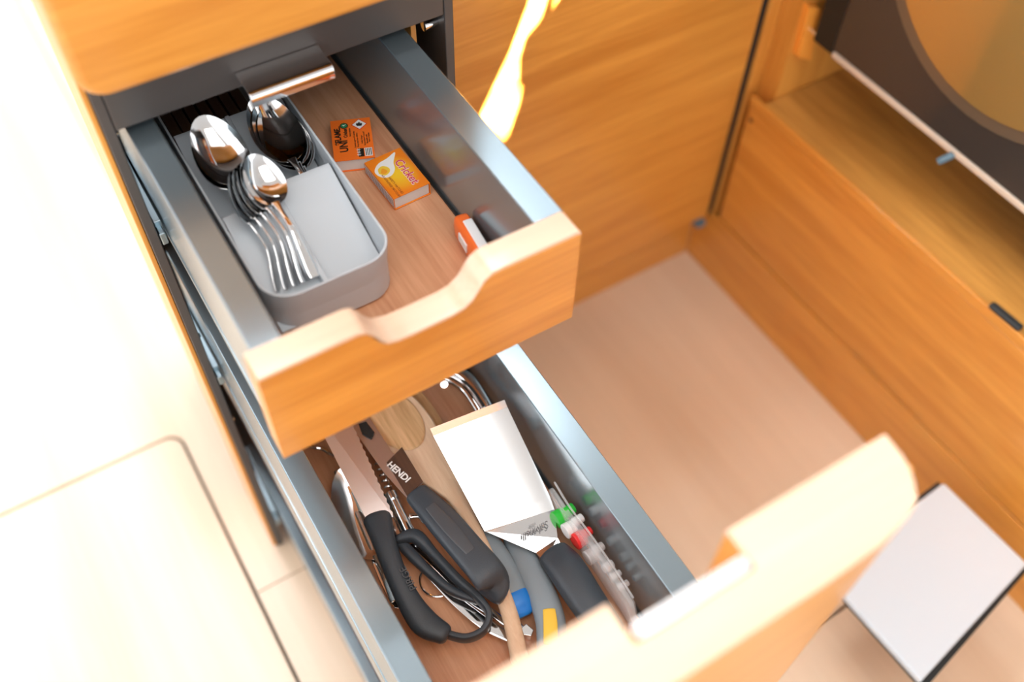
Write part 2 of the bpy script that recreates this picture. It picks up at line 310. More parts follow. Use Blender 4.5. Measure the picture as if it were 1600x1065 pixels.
# closed top drawer front + chrome finger pull
cf = thing('closed_drawer', 'closed orange drawer front with rounded corner above the dark rail', 'drawer', (0.18, 0.60, 0.8225))
link('front_panel', prism(rrect(0.0325, 0.8225, 0.345, 0.99, (0.01, 0.012, 0.022, 0.01)), 0.598, 0.6375, 'xz'), 'teak_x', cf, bevel=0.008, seg=4)
pr = [(0.6375, 0.7775), (0.612, 0.7775), (0.6085, 0.7765), (0.6065, 0.7740), (0.606, 0.7700), (0.606, 0.7655), (0.6075, 0.7655), (0.6075, 0.7700), (0.6082, 0.7735), (0.6100, 0.7755), (0.6125, 0.7762), (0.6375, 0.7762)]
bm = prism(pr, 0.1480, 0.2190, 'yz')
link('finger_pull', bm, 'polished', cf, bevel=0.0008)
# ------------------------------------------------------------------ open drawers
def drawer(name, label, loc, zf, zt, y0, y1):
    d = thing(name, label, 'drawer', loc)
    for a, b, in ((0.0570, 0.0800), (0.2800, 0.3055)):
        s = link('side_wall', B(a, y0, zf - 0.012, b, y1, zt), 'grey_metal', d, bevel=0.0012)
        link('bottom_runner', B(a - 0.0008 if a < 0.1 else b - 0.006, y0 + 0.006, zf - 0.020, a + 0.006 if a < 0.1 else b + 0.0008, y1, zf - 0.0122), 'zinc', s)
    link('back_wall', B(0.0800, y1 - 0.012, zf, 0.2800, y1, zt - 0.01), 'grey_metal', d)
    link('bottom', B(0.0801, y0, zf - 0.010, 0.2799, y1 - 0.0121, zf), 'drawerwood', d)
    link('dark_gap_strip', B(0.2775, y0, zf, 0.2799, y1 - 0.0121, zf + 0.0022), 'rubblack', d)  # thin black strips where the base meets the side walls
    link('dark_gap_strip', B(0.0801, y0, zf, 0.0825, y1 - 0.0121, zf + 0.0022), 'rubblack', d)
    return d
d1 = drawer('open_drawer', 'upper open grey metal drawer with notched teak front holding spoons', (0.18, 0.60, 0.638), 0.650, 0.7500, 0.4035, 0.95)
top = [(0.0520, 0.7520), (0.1240, 0.7520), (0.1300, 0.7495), (0.1345, 0.7430), (0.1385, 0.7345), (0.1440, 0.7280), (0.1530, 0.7252), (0.1640, 0.7245), (0.1960, 0.7245), (0.2060, 0.7265), (0.2135, 0.7320), (0.2185, 0.7400), (0.2235, 0.7475), (0.2300, 0.7515), (0.2380, 0.7520), (0.3020, 0.7520), (0.3050, 0.7500)]
fpn = link('front_panel', prism([(0.0515, 0.6470), (0.3055, 0.6470), (0.3055, 0.7480)] + [(x, z - 0.0035) for x, z in top[::-1][1:]] + [(0.0515, 0.748)], 0.3790, 0.4030, 'xz'), 'teak_x', d1, bevel=0.0012)
bm = bmesh.new(); up = [Vector((x, 0, z)) for x, z in top]
for i in range(len(top)):
    pass
poly = [(x, z) for x, z in top] + [(x, z - 0.0034) for x, z in top[::-1]]
link('lit_top_edge', prism(poly, 0.3788, 0.4032, 'xz'), 'lit_top_wood', d1, bevel=0.0008)  # top face painted lighter than the front, as lit from above
d2 = drawer('open_drawer', 'lower open grey drawer with tall thick wooden front holding kitchen utensils', (0.18, 0.40, 0.405), 0.4175, 0.5180, 0.1325, 0.95)
outer = [(0.036, 0.104), (0.036, 0.090), (0.040, 0.0815), (0.048, 0.078), (0.262, 0.0778), (0.300, 0.0790), (0.322, 0.0830), (0.334, 0.0875), (0.342, 0.0960), (0.3465, 0.104)]
outer = outer[:5] + [(v.x, v.y) for v in smoothpts([(x, y, 0) for x, y in outer[5:]], 4)]
link('front_panel', prism(outer, 0.02, 0.7812, 'xy'), 'teak_x', d2, bevel=0.001)
link('lit_top_edge', prism([(0.036, 0.1300), (0.1505, 0.1300), (0.1505, 0.1046), (0.2310, 0.1046), (0.2310, 0.1300), (0.3505, 0.1300), (0.3512, 0.1290), (0.3495, 0.1130)] + outer[::-1], 0.7814, 0.785, 'xy'), 'lit_top_wood', d2, bevel=0.0012)
inner = [(0.036, 0.02), (0.3515, 0.02), (0.3515, 0.7812), (0.2310, 0.7812), (0.2300, 0.7250), (0.2260, 0.7080), (0.2170, 0.7020), (0.1630, 0.7020), (0.1560, 0.7080), (0.1515, 0.7250), (0.1505, 0.7812), (0.036, 0.7812)]
def clipx(p): return p
link('inner_panel', prism(inner, 0.1042, 0.1300, 'xz'), 'teak_x', d2, bevel=0.001)
hp = link('pull_bar', prism(rrect(0.1530, 0.1048, 0.2300, 0.1145, 0.0046), 0.778, 0.7868, 'xy'), 'barsteel', d2, bevel=0.001)
link('pull_bar_leg', B(0.156, 0.1046, 0.746, 0.227, 0.1062, 0.778), 'steel', hp)

sw = [o for o in d2.children if o.name.startswith('side_wall')]
link('outer_skin', B(0.0570, 0.1325, 0.3350, 0.0590, 0.95, 0.4054), 'grey_metal', sw[0]); link('outer_skin', B(0.3035, 0.1325, 0.3350, 0.3055, 0.95, 0.4054), 'grey_metal', sw[1])
d3 = thing('open_drawer', 'lowest grey metal drawer, only its left rail showing beneath the utensil drawer', 'drawer', (0.18, 0.4, 0.03))
link('side_wall', B(0.0570, 0.1325, 0.030, 0.0705, 0.95, 0.1140), 'grey_metal', d3, bevel=0.001)
link('side_wall', B(0.2920, 0.1325, 0.030, 0.3055, 0.95, 0.1140), 'grey_metal', d3, bevel=0.001)
link('bottom', B(0.0706, 0.1325, 0.030, 0.2919, 0.938, 0.040), 'drawerwood', d3)
link('back_wall', B(0.0706, 0.9385, 0.030, 0.2919, 0.95, 0.110), 'grey_metal', d3)

# ------------------------------------------------------------------ cutlery tray
ty0, ty1 = 0.4700, 0.90
tr = thing('cutlery_tray', 'pale grey plastic cutlery tray with rounded corners in the upper drawer', 'tray', (0.145, 0.6, 0.6502))
def ring_loft(a_out0, a_out1, a_in1, z0, z1, zi):
    bm = bmesh.new(); n = len(a_out0)
    r = [[bm.verts.new((p[0], p[1], z)) for p in poly] for poly, z in ((a_out0, z0), (a_out1, z1), (a_in1, z1), (a_in1, zi))]
    for a, b in zip(r, r[1:]):
        for i in range(n): bm.faces.new((a[i], a[(i + 1) % n], b[(i + 1) % n], b[i]))
    bm.faces.new(r[0][::-1]); bm.faces.new(r[3]); return bm
o0 = rrect(0.0940, ty0 + 0.004, 0.1945, ty1 - 0.004, 0.023, 10); o1 = rrect(0.0905, ty0, 0.1990, ty1, 0.026, 10); i1 = rrect(0.0925, ty0 + 0.002, 0.1970, ty1 - 0.002, 0.0242, 10)
link('tray_shell', ring_loft(o0, o1, i1, 0.6503, 0.7020, 0.6530), 'tray', tr, bevel=0.0004)
def plate(x0, x1, line, t=0.0015):
    return prism(line + [(y, z - t) for y, z in line[::-1]], x0, x1, 'yz')
frontR = [(0.4740, 0.6600), (0.500, 0.6650), (0.584, 0.6955), (0.588, 0.6970), (0.591, 0.6968), (0.5925, 0.6945)]
frontL = [(0.4740, 0.6620), (0.500, 0.6645), (0.550, 0.6845), (0.572, 0.6940), (0.578, 0.6955), (0.581, 0.6940)]
rear = [(0.600, 0.6580), (0.682, 0.6925), (0.686, 0.6945), (0.690, 0.6945), (0.692, 0.6920)]
link('ramp', plate(0.1460, 0.1745, frontR), 'tray', tr); link('ramp', plate(0.1745, 0.1950, [(0.4860, 0.6620)] + frontR[1:]), 'tray', tr)
link('ramp', plate(0.0950, 0.1412, frontL), 'tray', tr)
link('ramp', plate(0.0950, 0.1412, rear), 'tray', tr); link('ramp', plate(0.1460, 0.1950, rear), 'tray', tr)
link('divider', prism([(ty0 + 0.0022, 0.6531), (ty0 + 0.0022, 0.672), (0.52, 0.680), (0.585, 0.6985), (0.594, 0.6985), (0.660, 0.690), (0.690, 0.6965), (0.693, 0.69), (0.694, 0.6531)], 0.1414, 0.1458, 'yz'), 'tray', tr, bevel=0.0012)
text('embossed_mark', 'JJ', 0.008, 'engrave', tr, frame((0.1005, 0.678, 0.6935), (0.9, 0.4, 0)), shear=0.3) if False else None
for i, (x, a) in enumerate(((0.1010, 0.03), (0.1115, 0.05), (0.1225, -0.02), (0.1340, 0.05), (0.1450, 0.0), (0.1560, 0.03), (0.1670, -0.02))):  # slats added for what is taken as the drawer's reflection
    k = thing('knife_shape', 'dark brown slat standing in for a reflection in the rear tray compartment, %s' % ('leftmost, against the tray side', 'second from the left', 'third from the left', 'fourth from the left', 'fifth from the left', 'sixth from the left', 'rightmost of the row')[i], 'knife', (x, 0.76, 0.664), 'dark slats standing in for a reflection in the rear tray compartment')
    link('handle', prism(rrect(x - 0.0046, 0.697, x + 0.0046, 0.79, 0.002, 3), 0.6650, 0.6800, 'xy'), 'darkwood', k, bevel=0.001)
    link('blade', B(x - 0.0006, 0.79, 0.666, x + 0.0006, 0.87, 0.680), 'steel', k)

# ------------------------------------------------------------------ spoons
def bowl_bm(L, W, D, t=0.0011, n=28, rr=8):
    bm = bmesh.new(); lay = []
    for off in (0, -t):
        rings = [[bm.verts.new((0, 0, -D + off))]]
        for j in range(1, rr + 1):
            r = j / rr; ring = []
            for i in range(n):
                th = 2 * math.pi * i / n; sx, sy = math.sin(th), math.cos(th)
                x = sx * W / 2 * r * (1 - 0.13 * sy); y = sy * L / 2 * r
                ring.append(bm.verts.new((x, y, -D * (1 - r ** 2.2) + off)))
            rings.append(ring)
        for i in range(n): bm.faces.new((rings[0][0], rings[1][i], rings[1][(i + 1) % n]))
        for a, b in zip(rings[1:], rings[2:]):
            for i in range(n): bm.faces.new((a[i], b[i], b[(i + 1) % n], a[(i + 1) % n]))
        lay.append(rings[-1])
    a, b = lay
    for i in range(n): bm.faces.new((a[i], b[i], b[(i + 1) % n], a[(i + 1) % n]))
    return bm
def spoon(name, label, group, head, tail, roll, L, W, D, hw=0.0105, arch=0.0008):
    h, t = Vector(head), Vector(tail); y = (h - t).normalized(); x = y.cross(Vector((0, 0, 1))).normalized(); z = x.cross(y)
    m = (Matrix((x, y, z)).transposed().to_4x4()); m = Matrix.Translation(h) @ m @ Matrix.Rotation(math.radians(roll), 4, 'Y')
    o = thing(name, label, 'spoon', h, group, mw=m); n = (h - t).length; s = L / 2
    link('bowl', bowl_bm(L, W, D), 'polished', o, smooth=60)
    link('handle', loft([(0, -s + 0.003, -0.0012), (0, -s - 0.006, 0.0006), (0, -s - 0.016, 0.0010 + arch * 0.45), (0, -s - (n - s) * 0.45, arch), (0, -n * 0.9, 0.001), (0, -n, 0.0)],
                        [0.008, 0.0045, 0.0045, 0.0062, hw, hw * 0.92], [0.0016, 0.0022, 0.0024, 0.0019, 0.0016, 0.0015], e=3, n=12), 'polished', o, smooth=60)
    return o
tl = ['teaspoon on top of the tilted stack, its whole round bowl showing',
      'second teaspoon in the tilted stack, directly beneath the topmost one', 'third teaspoon from the top in the tilted stack in the tray',
      'fourth teaspoon from the top in the tilted stack in the tray', 'lowest teaspoon, the leftmost rim of the tilted stack']
hd = [Vector((0.1360, 0.5787, 0.7180)) + Vector((-0.0054, -0.0012, -0.0016)) * i for i in range(5)]
ta = [(0.1374, 0.5008, 0.6760), (0.1295, 0.5013, 0.6740), (0.1221, 0.5026, 0.6725), (0.1146, 0.5038, 0.6710), (0.1078, 0.5067, 0.6690)]
for i in range(5):
    spoon('teaspoon', 'silver ' + tl[i], 'teaspoons in the front left compartment', hd[i], ta[i], [12, 36, 44, 50, 55][i], 0.046, 0.0325, 0.0070, hw=0.0100, arch=0.0045)
for i, (dx, dy, dz) in enumerate(((0, 0, 0), (-0.0012, -0.002, -0.004))):
    a = Vector((0.1178, 0.6270, 0.7200)); spoon('tablespoon', ['topmost large silver spoon of the left pair, upright bowl left of the teaspoons', 'large silver spoon nested underneath the topmost one of the left pair'][i], 'large spoons in the left middle pocket',
        a + Vector((dx, dy, dz)), Vector((a.x + 0.012 + dx, a.y - 0.118 + dy, 0.6575 - 0.0014 * i)), -4, 0.064, 0.0415, 0.0085)
for i, (dx, dy, dz) in enumerate(((0, 0, 0), (0.0030, -0.003, -0.0040), (0.0055, -0.006, -0.0080))):
    a = Vector((0.1703, 0.6415, 0.7075)); spoon('tablespoon', ['topmost large silver spoon of the right stack, beneath the chrome finger pull', 'second large silver spoon of the right stack, its rim just showing', 'lowest large silver spoon of the right stack in the tray'][i], 'large spoons in the right middle pocket',
        a + Vector((dx, dy, dz)), Vector((a.x + 0.004 + dx * 0.3, a.y - 0.125 + dy, 0.6585 - 0.0014 * i)), 4 + 3 * i, 0.068, 0.0430, 0.0090)

# ------------------------------------------------------------------ match boxes, lighter
def matchbox(label, c, xdir, w, l, facem):
    m = frame(c, xdir); o = thing('matchbox', label, 'matchbox', c, mw=m); h = 0.0138
    bm = bmesh.new()
    for b in ((-w / 2, -l / 2, 0, w / 2, l / 2, 0.0005), (-w / 2, -l / 2, h - 0.0005, w / 2, l / 2, h), (-w / 2, -l / 2, 0.0005, -w / 2 + 0.0005, l / 2, h - 0.0005), (w / 2 - 0.0005, -l / 2, 0.0005, w / 2, l / 2, h - 0.0005)):
        B(*b, bm)
    link('sleeve', bm, facem, o)
    tb = B(-w / 2 + 0.001, -l / 2 + 0.0012, 0.0008, w / 2 - 0.001, l / 2 - 0.0012, h - 0.0008); link('inner_tray', tb, 'whitebox', o)
    return o, m, h
c1 = sum((Vector(p) for p in ((0.2300, 0.6733, 0.6640), (0.2643, 0.6602, 0.6640), (0.2439, 0.6085, 0.6640), (0.2133, 0.6209, 0.6640))), Vector()) / 4; c1.z = 0.6503
x1 = Vector((0.2643, 0.6602, 0.6640)) - Vector((0.2300, 0.6733, 0.6640)) + Vector((0.2439, 0.6085, 0.6640)) - Vector((0.2133, 0.6209, 0.6640))
mb, m, h = matchbox('orange matchbox with black lettering and a white hazard diamond', c1, x1, 0.0365, 0.0535, 'orange')
I = Matrix.Identity(4)
def lf(x, y, deg, z=h + 0.00015): return Matrix.Translation((x, y, z)) @ Matrix.Rotation(math.radians(deg), 4, 'Z')
text('lettering', 'UNI', 0.0105, 'ink', mb, lf(-0.0080, -0.0085, 90), bold=0.00025, sx=0.85)
text('lettering', '*FLAME..', 0.0078, 'ink', mb, lf(-0.0125, 0.0060, 90), bold=0.00025, sx=0.85)
text('lettering', 'Cricket', 0.0048, 'ink', mb, lf(-0.0055, 0.0085, 90), bold=0.00015, sx=0.8)
for k, (x, n, y) in enumerate(((-0.0015, 'Safety matches', 0.009), (0.0020, 'Contents approx 45 matches', -0.001), (0.0045, 'Keep away from children', -0.002), (0.0085, 'Gefahr Danger', -0.002), (0.0108, 'Entzuendbarer Feststoff', -0.001), (0.0131, 'Flammable solid', -0.002), (0.0152, 'Made in Sweden', 0.0))):
    text('fine_print', n, 0.0022, 'ink', mb, lf(x, y, 90), sx=0.85)
bm = prism([(0.0068, 0.0175), (0.0138, 0.0245), (0.0068 + 0.0, 0.0245)], 0, 0.0001); bm.free()
def flat(name, poly, m, parent, z, t=0.00012): return link(name, prism(poly, z, z + t), m, parent)
dx, dy = 0.0078, 0.0185
flat('hazard_diamond', [(dx - 0.0072, dy), (dx, dy - 0.0072), (dx + 0.0072, dy), (dx, dy + 0.0072)], 'red', mb, h)
flat('hazard_diamond', [(dx - 0.0064, dy), (dx, dy - 0.0064), (dx + 0.0064, dy), (dx, dy + 0.0064)], 'paper', mb, h + 0.00013)
flat('hazard_flame', [(dx - 0.002, dy - 0.0024), (dx + 0.002, dy - 0.0024), (dx + 0.0029, dy), (dx + 0.0018, dy + 0.0018), (dx + 0.0012, dy + 0.0004), (dx + 0.0002, dy + 0.0032), (dx - 0.0012, dy + 0.0010), (dx - 0.0022, dy + 0.0018), (dx - 0.0029, dy - 0.0002)], 'ink', mb, h + 0.0003)
def ngon(cx, cy, r, n=20): return [(cx + r * math.cos(2 * math.pi * k / n), cy + r * math.sin(2 * math.pi * k / n)) for k in range(n)]
star = [(-0.0062 + (0.0042 if k % 2 else 0.0034) * math.cos(2 * math.pi * k / 28), 0.0185 + (0.0042 if k % 2 else 0.0034) * math.sin(2 * math.pi * k / 28)) for k in range(28)]
flat('round_seal', star, 'ink', mb, h); flat('round_seal', ngon(-0.0062, 0.0185, 0.0028), 'logogreen', mb, h + 0.00013); flat('round_seal', [(-0.0078, 0.0195), (-0.0066, 0.0175), (-0.0042, 0.0202), (-0.0062, 0.0192)], 'paper', mb, h + 0.0003)
flat('picture_strip', [(0.0040, -0.0240), (0.0090, -0.0240), (0.0090, -0.0135), (0.0040, -0.0135)], 'ink', mb, h)
for k in range(3):
    text('picture_sign', '*', 0.008, 'paper', mb, lf(0.0060, -0.0216 + k * 0.0032, 90, h + 0.0003), sx=0.8)
flat('picture_strip', [(0.0098, -0.0240), (0.0165, -0.0240), (0.0165, -0.0135), (0.0098, -0.0135)], 'paper', mb, h)
for k in range(4): flat('strip_print', [(0.0106 + k * 0.0015, -0.0232), (0.0113 + k * 0.0015, -0.0232), (0.0113 + k * 0.0015, -0.0143), (0.0106 + k * 0.0015, -0.0143)], 'ink', mb, h + 0.00013)

q2 = [Vector((0.2340, 0.6078, 0.6640)), Vector((0.2707, 0.6090, 0.6640)), Vector((0.2713, 0.5562, 0.6640)), Vector((0.2345, 0.5546, 0.6640))]
c2 = sum(q2, Vector()) / 4; c2.z = 0.6503
mb, m, h = matchbox('yellow and orange matchbox printed with a white flame and red lettering', c2, (q2[1] - q2[0]) + (q2[2] - q2[3]), 0.0365, 0.0530, 'print2')
fl_ = [(-0.0145, 0.0060), (-0.0120, 0.0015), (-0.0070, -0.0008), (-0.0015, 0.0010), (0.0030, 0.0060), (0.0055, 0.0130), (0.0130, 0.0235), (0.0030, 0.0205), (-0.0060, 0.0190), (-0.0120, 0.0150), (-0.0148, 0.0105)]
fl_ = [(x - 0.0015, y) for x, y in fl_]
flat('flame_print', [(v.x, v.y) for v in smoothpts([(a, b, 0) for a, b in fl_ + [fl_[0]]], 4)[:-1]], 'paper', mb, h)
fi = [(-0.0125, 0.0070), (-0.0085, 0.0025), (-0.0030, 0.0045), (-0.0015, 0.0090), (-0.0050, 0.0140), (-0.0105, 0.0125)]
flat('flame_print', [(v.x, v.y) for v in smoothpts([(a - 0.0015, b, 0) for a, b in fi + [fi[0]]], 4)[:-1]], 'yellow', mb, h + 0.00013)
fj = [(-0.0110, 0.0068), (-0.0082, 0.0042), (-0.0045, 0.0060), (-0.0070, 0.0112)]
flat('flame_print', [(v.x, v.y) for v in smoothpts([(a - 0.0015, b, 0) for a, b in fj + [fj[0]]], 4)[:-1]], 'flame', mb, h + 0.0003)
text('lettering', 'Cricket', 0.0115, 'paper', mb, lf(0.0080, -0.0035, -90), bold=0.00042, sx=0.95)
text('lettering', 'Cricket', 0.0115, 'pink', mb, lf(0.0080, -0.0035, -90, h + 0.0004), bold=0.0001, sx=0.95)
text('fine_print', 'SAFETY MATCHES', 0.0030, 'inkfine', mb, lf(-0.0085, -0.0130, -90)); text('fine_print', 'PARAFFINFREE MATCHES', 0.0030, 'inkfine', mb, lf(-0.0125, -0.0105, -90))
link('striker', B(-0.0366 / 2 - 0.00015, -0.0255, 0.0022, -0.0365 / 2, 0.0255, 0.0116), 'paper', mb)
bm = bmesh.new()
for k in range(24): B(-0.0185, -0.0250 + k * 0.0021, 0.0022, -0.0184, -0.0240 + k * 0.0021, 0.0116, bm)
link('striker_line', bm, 'stripe', mb)['kind'] = 'stuff'

lt = thing('lighter', 'orange lighter with white label in the front corner of the upper drawer', 'lighter', (0.268, 0.47, 0.65))
lb = link('lighter_body', loft([(0.2705, 0.496, 0.6645), (0.2665, 0.458, 0.6645), (0.2625, 0.430, 0.6645)], 0.015, [0.0265] * 3, e=4), 'orangepl', lt)
link('label', loft([(0.2718, 0.490, 0.6772), (0.2673, 0.448, 0.6772)], 0.0085, 0.0022, e=5), 'white', lb)  # white strip on top paints the reflection on the lighter body
link('label', loft([(0.2618, 0.487, 0.6660), (0.2602, 0.472, 0.6660)], 0.0016, 0.010, e=5), 'white', lb)

# ------------------------------------------------------------------ utensils in the lower drawer
def xs(pts, z=None): return [Vector(p) for p in pts]
# bread knife
kn = thing('bread_knife', 'bread knife with serrated steel blade and curved black handle, nearest the left drawer wall', 'knife', (0.113, 0.33, 0.44))
a0, a1 = Vector((0.1057, 0.3945, 0.4540)), Vector((0.1281, 0.3870, 0.4540)); b0, b1 = Vector((0.1078, 0.4784, 0.4700)), Vector((0.1361, 0.4811, 0.4700))
e0 = a0 + (b0 - a0) * 1.75; e1 = a1 + (b1 - a1) * 1.75
poly = [a0] + [e0, e0 + (e1 - e0) * 0.55 + (b0 - a0) * 0.10]
n = 46
for k in range(n + 1):
    p = e1 + (a1 - e1) * (k / n); out = (a1 - a0).normalized(); poly.append(p + out * (0.0012 if k % 2 else 0.0))
link('blade', sheet(poly, 0.0016), 'satin', kn, smooth=20)
hn = link('handle', loft([(0.1140, 0.3899, 0.4560), (0.1095, 0.3683, 0.4560), (0.1046, 0.3371, 0.4530), (0.1032, 0.3087, 0.4490), (0.1058, 0.2869, 0.4460), (0.1201, 0.2704, 0.4440)][:5] + [(0.1144, 0.2715, 0.4450)], [0.0265, 0.0215, 0.0195, 0.0215, 0.0245, 0.0190], [0.015, 0.0170, 0.0170, 0.0170, 0.0170, 0.0150], e=2.6, n=20), 'blackplastic', kn)
p0, p1 = Vector((0.1108, 0.3121, 0.4585)), Vector((0.1111, 0.3360, 0.4615)); 
text('embossed_lettering', 'PIRGE', 0.0088, 'embosshandle', hn, frame((p0 + p1) / 2 + Vector((0, 0, 0.0003)), p1 - p0), extrude=0.0004, bold=0.0001)

# steel server with big black handle
sv = thing('serving_turner', 'steel turner with stamped white lettering and a broad black handle, topmost in the middle', 'turner', (0.16, 0.33, 0.45))
tp = [(0.1369, 0.4909, 0.4600), (0.1564, 0.4911, 0.4600), (0.1567, 0.4425, 0.4640), (0.1649, 0.3963, 0.4680), (0.1458, 0.3894, 0.4680), (0.1401, 0.4262, 0.4640)]
link('blade', sheet([(0.1299, 0.5169, 0.4580), (0.1499, 0.5223, 0.4580)] + tp[1:] + [tp[0]], 0.0014), 'satin', sv)
link('blade_slot', sheet([(0.1435, 0.4869, 0.4625), (0.1511, 0.4857, 0.4625), (0.1523, 0.4700, 0.4635), (0.1461, 0.4647, 0.4635), (0.1414, 0.4744, 0.4630)], 0.0005), 'rubblack', sv)
link('blade_plate', sheet([(0.1469, 0.4338, 0.4655), (0.1669, 0.4407, 0.4660), (0.1659, 0.3967, 0.4690), (0.1463, 0.3901, 0.4690)], 0.0004), 'darkwood', sv)
q0, q1 = Vector((0.1489, 0.4272, 0.4665)), Vector((0.1554, 0.4036, 0.4680))
text('stamped_lettering', 'HENDI', 0.0092, 'paper', sv, frame((q0 + q1) / 2 + Vector((-0.001, 0.002, 0.0012)), (q1 - q0)), extrude=0.0001, bold=0.00025)
link('handle', loft([(0.1545, 0.3864, 0.4720), (0.1603, 0.3509, 0.4760), (0.1653, 0.3139, 0.4780), (0.1692, 0.2874, 0.4780), (0.1700, 0.2791, 0.4700), (0.1661, 0.2768, 0.4580)], [0.0230, 0.0290, 0.0300, 0.0310, 0.0310, 0.0290], [0.010, 0.0135, 0.0130, 0.0120, 0.0120, 0.0110], e=3.2, n=20), 'blackplastic', sv)
link('handle_recess', loft([(0.1570, 0.3658, 0.4818), (0.1616, 0.3353, 0.4845), (0.1658, 0.3089, 0.4845)], [0.010, 0.013, 0.010], [0.0012, 0.0012, 0.0012], e=2.2), 'embosshandle', sv)

# scissors-like loop
sc = thing('kitchen_scissors', 'kitchen scissors with black loop handles under the broad black handle', 'scissors', (0.15, 0.31, 0.43))
link('handle_loop', loft([(0.1236, 0.3651, 0.4500), (0.1370, 0.3590, 0.4520), (0.1432, 0.3344, 0.4500), (0.1497, 0.3051, 0.4480), (0.1574, 0.2811, 0.4450), (0.1583, 0.2648, 0.4420), (0.1470, 0.2557, 0.4400), (0.1307, 0.2577, 0.4400), (0.1174, 0.2704, 0.4400)], [0.008, 0.0125, 0.009, 0.0085, 0.0075, 0.0065, 0.0065, 0.0065, 0.0065], [0.012, 0.014, 0.013, 0.013, 0.014, 0.015, 0.015, 0.014, 0.013], e=3), 'blackplastic', sc)
link('handle_loop', loft([(0.1232, 0.3641, 0.4440), (0.1268, 0.3473, 0.4440), (0.1326, 0.3254, 0.4420), (0.1412, 0.3022, 0.4400), (0.1560, 0.2821, 0.4400)], [0.010, 0.0105, 0.0085, 0.0080, 0.0070], [0.010, 0.011, 0.010, 0.010, 0.009], e=3), 'blackplastic', sc)
link('blade', sheet([(0.1245, 0.3718, 0.4420), (0.1372, 0.3731, 0.4420), (0.1344, 0.4201, 0.4380), (0.1376, 0.4611, 0.4340), (0.1266, 0.4248, 0.4380)], 0.002), 'steel', sc)

# corkscrew
ck = thing('corkscrew', 'steel corkscrew with a thin spiral worm between the two black handles', 'corkscrew', (0.14, 0.38, 0.435))
A_, B_ = Vector((0.1434, 0.4505, 0.4400)), Vector((0.1384, 0.4085, 0.4430)); ax = (B_ - A_); u = ax.cross(Vector((0, 0, 1))).normalized(); v = u.cross(ax.normalized())
link('worm', tube([A_ + ax * t / 40 + (u * math.cos(t * 0.95) + v * math.sin(t * 0.95)) * 0.0028 for t in range(41)], 0.0012, 8, k=2), 'chrome', ck)
link('barrel', cyl((0.1380, 0.4103, 0.4430), (0.1340, 0.3667, 0.4450), 0.0058, 0.0068), 'chrome', ck)
link('collar', cyl((0.1379, 0.4127, 0.4430), (0.1373, 0.4050, 0.4435), 0.0074), 'chrome', ck)
link('lever', loft([(0.1218, 0.3957, 0.4370), (0.1252, 0.3740, 0.4370), (0.1267, 0.3642, 0.4370)], [0.006, 0.006, 0.006], 0.003, e=3), 'chrome', ck)
link('lever', loft([(0.1440, 0.3830, 0.4440), (0.1506, 0.3790, 0.4440), (0.1514, 0.3717, 0.4440)], [0.006, 0.005, 0.004], 0.004, e=3), 'chrome', ck)

# serving spoon, left
m_ = (Matrix.Identity(4))
def big_spoon(name, label, cat, c, tail, L, W, D, hw, m, roll=0):
    h, t = Vector(c), Vector(tail); y = (h - t).normalized(); x = y.cross(Vector((0, 0, 1))).normalized(); z = x.cross(y)
    mm = Matrix.Translation(h) @ Matrix((x, y, z)).transposed().to_4x4() @ Matrix.Rotation(math.radians(roll), 4, 'Y')
    o = thing(name, label, cat, h, mw=mm); n = (h - t).length; s = L / 2
    link('bowl', bowl_bm(L, W, D, t=0.0013), m, o, smooth=60)
    link('handle', loft([(0, -s + 0.004, -0.001), (0, -s - 0.012, 0.001), (0, -s - (n - s) * 0.5, 0.003), (0, -n, 0.0)], [hw * 0.9, hw * 0.55, hw * 0.7, hw], 0.0022, e=3), m, o)
    return o
big_spoon('serving_spoon', 'large steel serving spoon lying under the bread knife by the left wall', 'spoon', (0.1077, 0.4161, 0.4350), (0.0978, 0.3266, 0.4240), 0.098, 0.054, 0.011, 0.014, 'polished', roll=-12)
tk = thing('knife_shape', 'steel table knife with broad bright rounded tip beside the bread knife handle', 'knife', (0.095, 0.31, 0.42))
link('blade', sheet([Vector(p) for p in ((0.0953, 0.3755, 0.4230), (0.1100, 0.3755, 0.4230), (0.1089, 0.3453, 0.4230), (0.1073, 0.3248, 0.4230), (0.1036, 0.3179, 0.4230), (0.0974, 0.3161, 0.4230), (0.0921, 0.3207, 0.4230), (0.0912, 0.3290, 0.4230), (0.0924, 0.3517, 0.4230))], 0.0020), 'polished', tk, bevel=0.0006)
link('handle', loft([(0.1019, 0.3727, 0.4235), (0.1066, 0.4223, 0.4225), (0.1104, 0.4723, 0.4225)], [0.010, 0.009, 0.011], 0.004, e=3), 'steel', tk)

# tongs
tg = thing('tongs', 'long narrow steel tongs running diagonally beneath the black loop handles', 'tongs', (0.16, 0.27, 0.425))
link('arm', loft([(0.1230, 0.3630, 0.4320), (0.1329, 0.3320, 0.4310), (0.1426, 0.2937, 0.4290), (0.1546, 0.2632, 0.4270), (0.1693, 0.2369, 0.4250)], [0.005, 0.008, 0.010, 0.012, 0.006], [0.0022] * 5, e=4), 'chrome', tg)
link('arm', loft([(0.1330, 0.3670, 0.4300), (0.1424, 0.3323, 0.4290), (0.1534, 0.2951, 0.4270), (0.1661, 0.2656, 0.4260), (0.1760, 0.2412, 0.4240)], [0.005, 0.007, 0.009, 0.007, 0.004], [0.0022] * 5, e=4), 'chrome', tg)
ho = thing('can_opener', 'small chrome opener with a square tip near the drawer front', 'opener', (0.20, 0.24, 0.42))
link('shaft', loft([(0.1704, 0.3035, 0.4250), (0.1764, 0.2715, 0.4250), (0.1797, 0.2440, 0.4250)], [0.005, 0.0055, 0.006], 0.004, e=3), 'chrome', ho)
